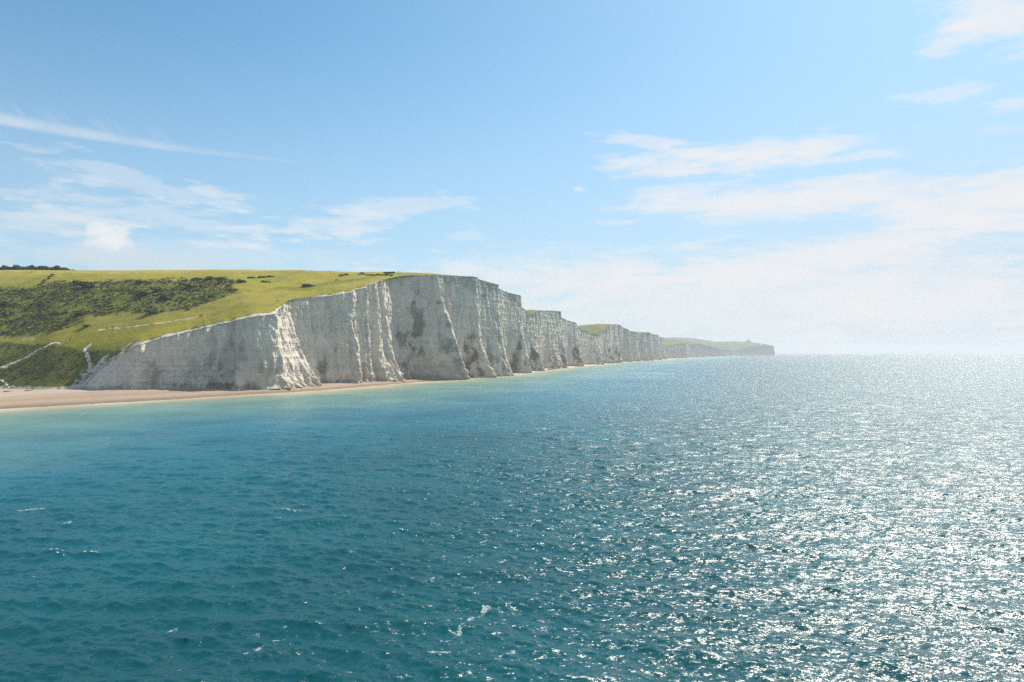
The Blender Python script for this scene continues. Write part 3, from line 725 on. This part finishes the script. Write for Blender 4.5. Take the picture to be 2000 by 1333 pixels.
# ------------------------------------------------------------------ scrub and bushes
def clump_arrays(pos, rad, colr, per=34, seed=1, squash=.6):
    """many leafy clumps as one quad soup: every quad is a leaf spray on a clump's rounded, lumpy surface"""
    r = np.random.default_rng(seed); n = len(pos)
    th = r.uniform(0, 2 * math.pi, (n, per)); cz = r.uniform(-.1, 1, (n, per)); rr = np.sqrt(np.clip(1 - cz ** 2, 0, 1))
    lump = 1 + .28 * np.sin(th * 3 + r.uniform(0, 6, (n, 1))) * rr + r.normal(0, .13, (n, per))
    dirs = np.stack([rr * np.cos(th), rr * np.sin(th), cz * squash], -1)
    c = pos[:, None] + dirs * (rad[:, None] * lump)[..., None]
    nrm = dirs * np.array([1, 1, 1 / squash]) + r.normal(0, .55, (n, per, 3)); nrm /= np.linalg.norm(nrm, axis=-1, keepdims=True)
    up = r.normal(0, 1, (n, per, 3)); t1 = np.cross(nrm, up); t1 /= np.linalg.norm(t1, axis=-1, keepdims=True); t2 = np.cross(nrm, t1)
    sz = (rad[:, None] * r.uniform(.22, .42, (n, per)))[..., None]
    q = np.stack([c - t1 * sz - t2 * sz * .7, c + t1 * sz - t2 * sz * .5, c + t1 * sz * .8 + t2 * sz * .8, c - t1 * sz * .7 + t2 * sz], -2)
    V = q.reshape(-1, 3); F = np.arange(len(V)).reshape(-1, 4)
    k = r.uniform(.75, 1.3, (n, per, 1)); col = np.repeat((colr[:, None] * k)[:, :, None, :], 4, 2).reshape(-1, 3)
    return V, F, col
def scatter_scrub(mask_poly_idx, dens, rlo, rhi, cols, seed, name, label):
    s, w, X, Y, Z = LAND['near']; r = np.random.default_rng(seed)
    px, py, up, lo = scrub_masks(X, Y, Z); m = (up, lo)[mask_poly_idx]
    m = m * (px > -260)
    big = fbm(X / 14, Y / 14, 4, 320)                       # same field that colours the ground: clearings stay open
    pr = m * (.35 + .65 * ss(.55 - big, 0, .5))
    ds = np.gradient(s)[None]; dw = np.gradient(w)[:, None]
    pr = pr * ds * dw * dens
    cnt = r.poisson(np.clip(pr, 0, 3)); I, J = np.nonzero(cnt); rep = cnt[I, J]; I = np.repeat(I, rep); J = np.repeat(J, rep)
    pos = np.stack([X[I, J] + r.uniform(-.6, .6, len(I)), Y[I, J] + r.uniform(-.6, .6, len(I)), Z[I, J] - .1], -1)
    rad = rlo + (rhi - rlo) * r.uniform(0, 1, len(I)) ** 2.2
    pal = np.array(cols); zone = np.clip(((fbm(pos[:, 0] / 9, pos[:, 1] / 9, 3, seed) + .5) * len(pal)).astype(int) + r.integers(-1, 2, len(I)), 0, len(pal) - 1)
    V, F, col = clump_arrays(pos, rad, pal[zone], 22, seed, .45)
    o = mesh_obj(name, V, F, M_LEAF, col, smooth=False); o['kind'] = 'stuff'; o['label'] = label
    return o
scatter_scrub(0, .42, .35, 1.35, [(.05, .066, .012), (.078, .095, .015), (.115, .13, .02), (.16, .165, .026), (.23, .205, .035)], 31, 'scrub', 'dark green scrub belt across the upper hillside')
scatter_scrub(1, .36, .25, .85, [(.04, .06, .014), (.06, .08, .018), (.095, .11, .024), (.14, .14, .035)], 32, 'scrub', 'low dark scrub on the slope above the beach')

def bush_mesh(seed, green):
    r = np.random.default_rng(seed); n = 16
    pos = np.stack([r.normal(0, .55, n), r.normal(0, .4, n), r.uniform(.1, .55, n)], -1)
    rad = r.uniform(.3, .6, n); colr = np.array(green)[None] * r.uniform(.7, 1.35, (n, 1))
    return clump_arrays(pos, rad, colr, 70, seed, .8)
BUSH_SRC = []
for k, g in enumerate([(.06, .09, .022), (.08, .115, .026), (.11, .15, .03)]):
    V, F, col = bush_mesh(90 + k, g)
    BUSH_SRC.append((V, F, col))
def bush_thing(k, px, py, size, wide, label, group, cat='bush', name='bush'):
    X, Y, Z = on_land(px, py)[:3]
    root = bpy.data.objects.get(f'_src_{name}{k}')
    V, F, col = BUSH_SRC[k]
    if root is None:
        o = mesh_obj(name, V, F, M_LEAF, col, smooth=False, flat_zdrop=False)
        BUSH_OBJ[(name, k)] = o
    o = bpy.data.objects.new(name, BUSH_OBJ[(name, k)].data) if (name, k) in USED else BUSH_OBJ[(name, k)]
    if (name, k) in USED: C.objects.link(o)
    USED.add((name, k))
    o.location = (X, Y, Z + curve(X, Y) - .15 * size); o.scale = (size * wide, size * wide, size); o.rotation_euler = (0, 0, random.uniform(0, 6))
    tag(o, label, cat, group); return o
BUSH_OBJ = {}; USED = set()
for k in range(3):
    V, F, col = BUSH_SRC[k]
    o = mesh_obj('bush', V, F, M_LEAF, col, smooth=False, flat_zdrop=False); BUSH_OBJ[k] = o
def bush(k, px, py, size, wide, label, group=None):
    X, Y, Z = on_land(px, py)[:3]
    src = BUSH_OBJ[k]
    if k in USED: o = src.copy(); C.objects.link(o)
    else: o = src; USED.add(k)
    o.location = (X, Y, Z + curve(X, Y) - .12 * size); o.scale = (size * wide, size * wide, size); o.rotation_euler = (0, 0, random.uniform(0, 6))
    tag(o, label, 'bush', group); return o
GB = 'dark bushes standing out on the upper hill'
for a in ((0, 157, 556, 2.6, 1.1, 'dark rounded bush at the top of the scrub belt, its left end'), (1, 171, 561, 3.2, 1.3, 'largest dark bush below the pale hay field, left part of the scrub'),
          (0, 270, 553, 2.0, 1.4, 'dark bush on the upper rim of the scrub, above its middle'), (1, 384, 548, 1.9, 1.3, 'dark bush at the right top end of the scrub belt'),
          (2, 411, 546, 1.9, 1.4, 'dark bush group tip beside the hay field, right of the scrub'), (1, 432, 547, 1.5, 1.6, 'low dark bush just right of the scrub belt'),
          (1, 372, 562, 2.2, 1.4, 'small dark bush in the bright grass clearing of the scrub'), (0, 310, 570, 2.4, 1.4, 'dark bush inside the right half of the scrub belt'),
          (0, 282, 577, 2.2, 1.3, 'dark bush in the middle of the scrub belt'), (0, 325, 585, 2.0, 1.4, 'dark bush near the lower right of the scrub'),
          (0, 300, 612, 1.8, 2.0, 'flat dark bush on the lower edge of the scrub, by dry grass'), (0, 157, 615, 1.7, 1.4, 'small dark bush at the left tip of the dry grass patch'),
          (1, 170, 638, 1.0, 1.8, 'low dark bush on the dry grass left of the path'), (0, 14, 595, 2.4, 2.2, 'long dark bush at the left edge, inside the scrub'),
          (2, 490, 543, 1.0, 1.8, 'small bush on open grass between the two shrub rows'), (2, 512, 542, 1.0, 2.2, 'wide low bush on the open hill right of the scrub'),
          (2, 528, 541, .9, 2.2, 'second wide low bush on the open hill right of the scrub'), (1, 471, 552, 1.4, 1.8, 'small bush below the others on the open hill'),
          (0, 519, 552, 1.2, 1.8, 'tiny dark bush alone on the open grass'), (0, 599, 559, 1.5, 2.0, 'dark bush at the foot of the grassy bank above the cliff'),
          (2, 677, 537, .8, 1.8, 'low bush of the left shrub row below the skyline'), (1, 668, 538, .7, 2.0, 'flattest bush of the left shrub row below the skyline')):
    bush(*a, GB)
GR = 'shrub row below the skyline near the summit'
for i, (x, y, sz) in enumerate(((703, 536, .7), (712, 537, .75), (720, 538, .8), (729, 538.5, 1.0), (738, 538, .8), (746, 538.5, .8), (755, 538.5, 1.0), (763, 538.5, .9))):
    bush(i % 3, x, y, sz, 1.6, ('first', 'second', 'third', 'fourth', 'fifth', 'sixth', 'seventh', 'last')[i] + ' green shrub from the left in the dense row below the skyline near the summit', GR)
bush(1, 708, 534, .9, 1.3, 'single dark bush breaking the skyline above the shrub row')
bush(0, 762, 534, 1.0, 3.0, 'flat dark bush on the skyline left of two walkers')
GH = 'bushes of the old field boundary'
for i, (x, y) in enumerate(((79, 556), (84, 552.5), (89, 549), (94, 545), (99, 541), (104, 537.5))):
    bush(i % 2, x, y, .9, 1.2, ('lowest', 'second lowest', 'third lowest', 'third highest', 'second highest', 'highest')[i] + ' dark bush of the thin diagonal hedge line across the hay field', GH)
# two mats of vegetation on the shingle
for (x, y, wd, lab) in ((14, 765, 1.2, 'green plant mat on the shingle at the foot of the left path'), (58, 763, 1.4, 'brownish green plant mat on the shingle right of the path foot')):
    d = (CAM_H - 3.0) * FPX / (y - LEVEL); X = (x - 1000) / FPX * d
    V, F, col = BUSH_SRC[2]; o = mesh_obj('beach_plant', V, F, M_LEAF, col * 1.6, smooth=False, flat_zdrop=False)
    o.location = (X, d, 2.7); o.scale = (.95 * wd, .9, .5); tag(o, lab, 'plant')

# wood on the skyline at the far left: reads as one mass
def wood():
    s, w, X, Y, Z = LAND['near']; r = np.random.default_rng(8); P = []; Rr = []
    for _ in range(900):
        x = r.uniform(-260, 166); X0, Y0, Z0 = on_land_crest(x)
        edge = np.clip((168 - x) / 60, .25, 1); back = r.uniform(4, 26)
        h = edge * (3.2 + 1.3 * float(fbm(np.array([x / 18.0]), np.array([0.0]), 3, 5)[0])) * r.uniform(.72, 1.0)
        P.append((X0 + UX * back, Y0 + UY * back, Z0 - .12 * 0 + h - 1.0)); Rr.append(1.1 * edge + .5)
    V, F, col = clump_arrays(np.array(P), np.array(Rr), np.array([(.03, .05, .02)]) * r.uniform(.7, 1.4, (len(P), 1)), 34, 4, .85)
    o = mesh_obj('wood', V, F, M_LEAF, col, smooth=False); o['kind'] = 'stuff'; o['label'] = 'dark wood along the skyline above the hay field'
_s, _w, _X, _Y, _Z = LAND['near']
_a, _b = to_px(_X, _Y, _Z)
def on_land_crest(x):
    m = np.abs(_a - x) < 4; bb = np.where(m, _b, 9999); i, j = np.unravel_index(int(np.argmin(bb)), bb.shape); return _X[i, j], _Y[i, j], _Z[i, j]
wood()

# ------------------------------------------------------------------ rocks
def rock(name, X, Y, z0, size, seed, label, cat='rock', mat=None, col=(.55, .52, .46), group=None):
    bm = bmesh.new(); bmesh.ops.create_icosphere(bm, subdivisions=4, radius=1)
    V = np.array([v.co[:] for v in bm.verts]); F = np.array([[v.index for v in f.verts] for f in bm.faces]); bm.free()
    n = fbm(V[:, 0] * 1.1 + seed, V[:, 1] * 1.1 + V[:, 2] * .8, 4, seed)[:, None]; V = V * (1 + .45 * n)
    V = np.where(np.abs(V) > .75, np.sign(V) * (.75 + (np.abs(V) - .75) * .3), V) * np.array(size)
    c = np.array(col)[None] * (1 + .2 * fbm(V[:, 0], V[:, 2], 3, seed)[:, None])
    o = mesh_obj(name, V, F, mat or M_CHALK, c, smooth=False, flat_zdrop=False); o.location = (X, Y, z0 + float(curve(X, Y)))
    return tag(o, label, cat, group)
d = (CAM_H - 3.0) * FPX / (754 - LEVEL)
rock('boulder', (401 - 1000) / FPX * d, d, 3.3, (2.2, 1.6, 1.3), 3, 'pale chalk boulder lying on the shingle at the cliff foot', 'boulder', col=(.6, .57, .5))
GK = 'dark rocks at the water below the second headland'
for i, (x, y) in enumerate(((1185, 710.6), (1189, 710.2), (1195, 709.6), (1201, 709.2), (1206, 709.0), (1209, 708.8))):
    d = CAM_H * FPX / (y - LEVEL)
    rock('rock', (x - 1000) / FPX * d, d, .4, (4.2 - .3 * i, 3, 1.7), 20 + i, ('leftmost', 'second from the left', 'third from the left', 'third from the right', 'second from the right', 'rightmost')[i] + ' of six dark low rocks at the waterline below the far cliffs', col=(.10, .09, .075), group=GK)
for i, (x, y, a) in enumerate(((1078, 722.2, 3.2), (1086, 720.8, 2.6), (1071, 723.3, 1.8))):
    d = CAM_H * FPX / (y - LEVEL)
    rock('rock', (x - 1000) / FPX * d, d, .7, (a, 2.0, 1.1), 40 + i, ('largest', 'right hand', 'smallest')[i] + ' chalk rock of three fallen at the foot of the second brow', col=(.5, .45, .36), group='chalk rocks below the second brow')

# ------------------------------------------------------------------ far off: lighthouse on its hill, cottages in the gap
M_STONE = simple('pale_stone', (.34, .33, .31)); M_DARKROOF = simple('slate', (.10, .10, .11)); M_GLASS = simple('lamp_glass', (.10, .13, .15), .2)
M_WHITE = simple('whitewash', (.78, .76, .72))
def lathe(name, prof, mat, parent, n=32, loc=(0, 0, 0)):
    V = []; F = []
    for r_, z_ in prof:
        for k in range(n): a = 2 * math.pi * k / n; V.append((r_ * math.cos(a) + loc[0], r_ * math.sin(a) + loc[1], z_ + loc[2]))
    for i in range(len(prof) - 1):
        for k in range(n): F.append((i * n + k, i * n + (k + 1) % n, (i + 1) * n + (k + 1) % n, (i + 1) * n + k))
    return mesh_obj(name, V, F, mat, smooth=False, parent=parent, flat_zdrop=False)
def box(name, x0, x1, y0, y1, z0, z1, mat, parent, roof=0.0):
    V = [(x, y, z) for z in (z0, z1) for x, y in ((x0, y0), (x1, y0), (x1, y1), (x0, y1))]
    F = [(0, 3, 2, 1), (0, 1, 5, 4), (1, 2, 6, 5), (2, 3, 7, 6), (3, 0, 4, 7), (4, 5, 6, 7)]
    if roof:
        ym = (y0 + y1) / 2; V += [(x0 + .6, ym, z1 + roof), (x1 - .6, ym, z1 + roof)]
        F = [(0, 3, 2, 1), (0, 1, 5, 4), (1, 2, 6, 5), (2, 3, 7, 6), (3, 0, 4, 7), (4, 5, 9, 8), (6, 7, 8, 9), (5, 6, 9, 9), (7, 4, 8, 8)]
        me = bpy.data.meshes.new(name); me.from_pydata(V, [], [tuple(dict.fromkeys(f)) for f in F]); me.materials.append(mat)
        o = bpy.data.objects.new(name, me); C.objects.link(o); o.parent = parent; return o
    return mesh_obj(name, V, F, mat, smooth=False, parent=parent, flat_zdrop=False)
X, Y, Z, _, _ = on_land(1463, 667.3, 'far')
lh = bpy.data.objects.new('lighthouse', None); C.objects.link(lh); lh.location = (X, Y, Z + float(curve(X, Y)) - .5)
tag(lh, 'old squat lighthouse on top of the most distant headland', 'lighthouse')
lathe('tower', [(5.2, 0), (4.6, 11), (5.0, 11.2), (5.0, 12)], M_STONE, lh); lathe('gallery', [(0, 12.0), (5.6, 12.05), (5.6, 13.1), (5.4, 13.1), (5.4, 12.3), (0, 12.3)], M_STONE, lh)
lathe('lantern', [(3.2, 12.3), (3.2, 16.5)], M_GLASS, lh); lathe('dome', [(3.6, 16.5), (3.3, 17.8), (2, 19.2), (.4, 19.8), (.25, 22)], M_DARKROOF, lh)
box('house', -17, -4, -5, 5, 0, 7, M_STONE, lh); box('roof', -17.5, -3.8, -5.5, 5.5, 7.003, 7.2, M_DARKROOF, lh, 3.5)
box('house', 4, 11, -4, 4, 0, 5, M_STONE, lh); box('roof', 3.8, 11.5, -4.5, 4.5, 5.003, 5.2, M_DARKROOF, lh, 2.5)
for i, px in enumerate((1420, 1424, 1428)):
    X, Y, Z, _, _ = on_land(px, 687.6, 'far')
    c = bpy.data.objects.new('cottage', None); C.objects.link(c); c.location = (X, Y, Z + float(curve(X, Y)) - .5)
    tag(c, ('left', 'middle', 'right')[i] + ' one of three white cottages in the low gap before the last headland', 'cottage', 'white cottages in the gap')
    box('wall', -8, 8, -4, 4, 0, 5.5, M_WHITE, c); box('roof', -8.4, 8.4, -4.5, 4.5, 5.503, 5.7, M_DARKROOF, c, 2.6)

# ------------------------------------------------------------------ walkers
SKIN = simple('skin', (.45, .28, .2), .6, .05); HAIR = simple('hair', (.04, .028, .02), .6)
def skin_obj(name, pts, edges, rad, mat, parent, root=0):
    me = bpy.data.meshes.new(name); me.from_pydata(pts, edges, []); me.materials.append(mat)
    o = bpy.data.objects.new(name, me); C.objects.link(o); o.parent = parent
    sk = o.modifiers.new('skin', 'SKIN'); me.skin_vertices[0].data[root].use_root = True
    for i, r_ in enumerate(rad): me.skin_vertices[0].data[i].radius = (r_, r_)
    o.modifiers.new('sub', 'SUBSURF').levels = 1; o.modifiers['sub'].render_levels = 1
    return o
def person_at(X, Y, Z, face_ang, step, jac, tro, label, group=None, h=1.75):
    root = bpy.data.objects.new('person', None); C.objects.link(root)
    root.location = (X, Y, Z + float(curve(X, Y))); root.rotation_euler = (0, 0, face_ang); root.scale = (h / 1.75,) * 3
    tag(root, label, 'person', group)
    f = .22 * step
    P = [(0, 0, .95), (0, 0, 1.18), (0, 0.01, 1.40), (0, .02, 1.50), (0, .03, 1.60), (0, .04, 1.70),
         (-.10, 0, .90), (-.11, f, .50), (-.11, f * 1.1 - .05, .09), (-.11, f * 1.1 + .10, .04),
         (.10, 0, .90), (.11, -f * .5 + .06, .50), (.11, -f * 1.5, .12), (.11, -f * 1.5 + .13, .05),
         (-.19, 0, 1.41), (-.24, -f * .6, 1.13), (-.22, -f * .3 + .12, .90), (-.21, -f * .3 + .16, .80),
         (.19, 0, 1.41), (.24, f * .6, 1.13), (.22, f + .10, .92), (.21, f + .15, .82)]
    E = [(0, 1), (1, 2), (2, 3), (3, 4), (4, 5), (0, 6), (6, 7), (7, 8), (8, 9), (0, 10), (10, 11), (11, 12), (12, 13), (2, 14), (14, 15), (15, 16), (16, 17), (2, 18), (18, 19), (19, 20), (20, 21)]
    rad = [.13, .13, .14, .055, .09, .085, .09, .06, .04, .035, .09, .06, .04, .035, .06, .045, .035, .03, .06, .045, .035, .03]
    skin_obj('body', P, E, rad, SKIN, root)
    J = [0, 1, 2, 14, 15, 16, 18, 19, 20]; mp = {a: i for i, a in enumerate(J)}
    skin_obj('jacket', [P[a] for a in J], [(mp[a], mp[b]) for a, b in E if a in mp and b in mp], [.165, .165, .17, .085, .065, .052, .085, .065, .052], jac, root)
    J = [0, 6, 7, 8, 10, 11, 12]; mp = {a: i for i, a in enumerate(J)}
    skin_obj('trousers', [P[a] for a in J], [(mp[a], mp[b]) for a, b in E if a in mp and b in mp], [.15, .11, .08, .058, .11, .08, .058], tro, root)
    skin_obj('hair', [(0, .01, 1.60), (0, .02, 1.70), (0, .05, 1.745)], [(0, 1), (1, 2)], [.085, .1, .075], HAIR, root)
M1 = simple('navy_cloth', (.02, .022, .035)); M2 = simple('black_cloth', (.012, .012, .012)); M3 = simple('dark_red_cloth', (.07, .025, .02)); M4 = simple('grey_cloth', (.10, .10, .11))
GW = 'walkers on the grass'
def walker(x, y, ang, step, jac, tro, label, h=1.75): X, Y, Z = on_land(x, y)[:3]; person_at(X, Y, Z, ang, step, jac, tro, label, GW, h)
walker(137, 666.5, 1.2, 1, M2, M2, 'person in dark clothes walking alone on the green strip near the chalk paths', 1.85)
walker(208, 644.5, 1.4, 1, M2, M1, 'left person of the pair at the left end of the pale path')
walker(218, 643, 1.4, -1, M1, M2, 'right person of the pair at the left end of the pale path', 1.7)
walker(391, 620, -1.3, 1, M1, M2, 'shorter left person of the close pair at the right end of the path', 1.65)
walker(395, 619.5, -1.3, -1, M3, M4, 'taller right person of the close pair at the right end of the path', 1.9)
walker(541.5, 591, -1.1, 1, M2, M1, 'person standing alone on the grass just above the cliff edge', 1.7)
walker(655, 549, -1.2, 1, M4, M2, 'left person of the three walking high on the bank'); walker(657.5, 549, -1.2, -1, M2, M2, 'middle person of the three walking high on the bank'); walker(660, 549.5, -1.2, 1, M1, M2, 'right person of the three walking high on the bank')
walker(778.5, 534.5, -1.0, 1, M2, M2, 'taller person on the skyline near the summit', 1.85); walker(783, 534.8, -1.0, 1, M4, M1, 'shorter person on the skyline near the summit', 1.6)

# ------------------------------------------------------------------ haze: one closed box of thin air round everything
def haze():
    m = bpy.data.materials.new('haze'); m.use_nodes = True; nt = m.node_tree; nt.nodes.clear()
    o_ = nt.nodes.new('ShaderNodeOutputMaterial'); v = nt.nodes.new('ShaderNodeVolumePrincipled')
    v.inputs['Color'].default_value = (.90, .95, 1, 1); v.inputs['Density'].default_value = HAZE; v.inputs['Anisotropy'].default_value = .2
    nt.links.new(v.outputs[0], o_.inputs['Volume'])
    x0, x1, y0, y1, z0, z1 = -20500, 20500, -1500, 21000, -62, 124
    V = [(x, y, z) for z in (z0, z1) for x, y in ((x0, y0), (x1, y0), (x1, y1), (x0, y1))]
    F = [(0, 3, 2, 1), (0, 1, 5, 4), (1, 2, 6, 5), (2, 3, 7, 6), (3, 0, 4, 7), (4, 5, 6, 7)]
    o = mesh_obj('haze', V, F, m, smooth=False, flat_zdrop=False); o['kind'] = 'stuff'; o['label'] = 'thin sea haze'
    m.volume_intersection_method if hasattr(m, 'volume_intersection_method') else None
HAZE = 0.00015
haze()
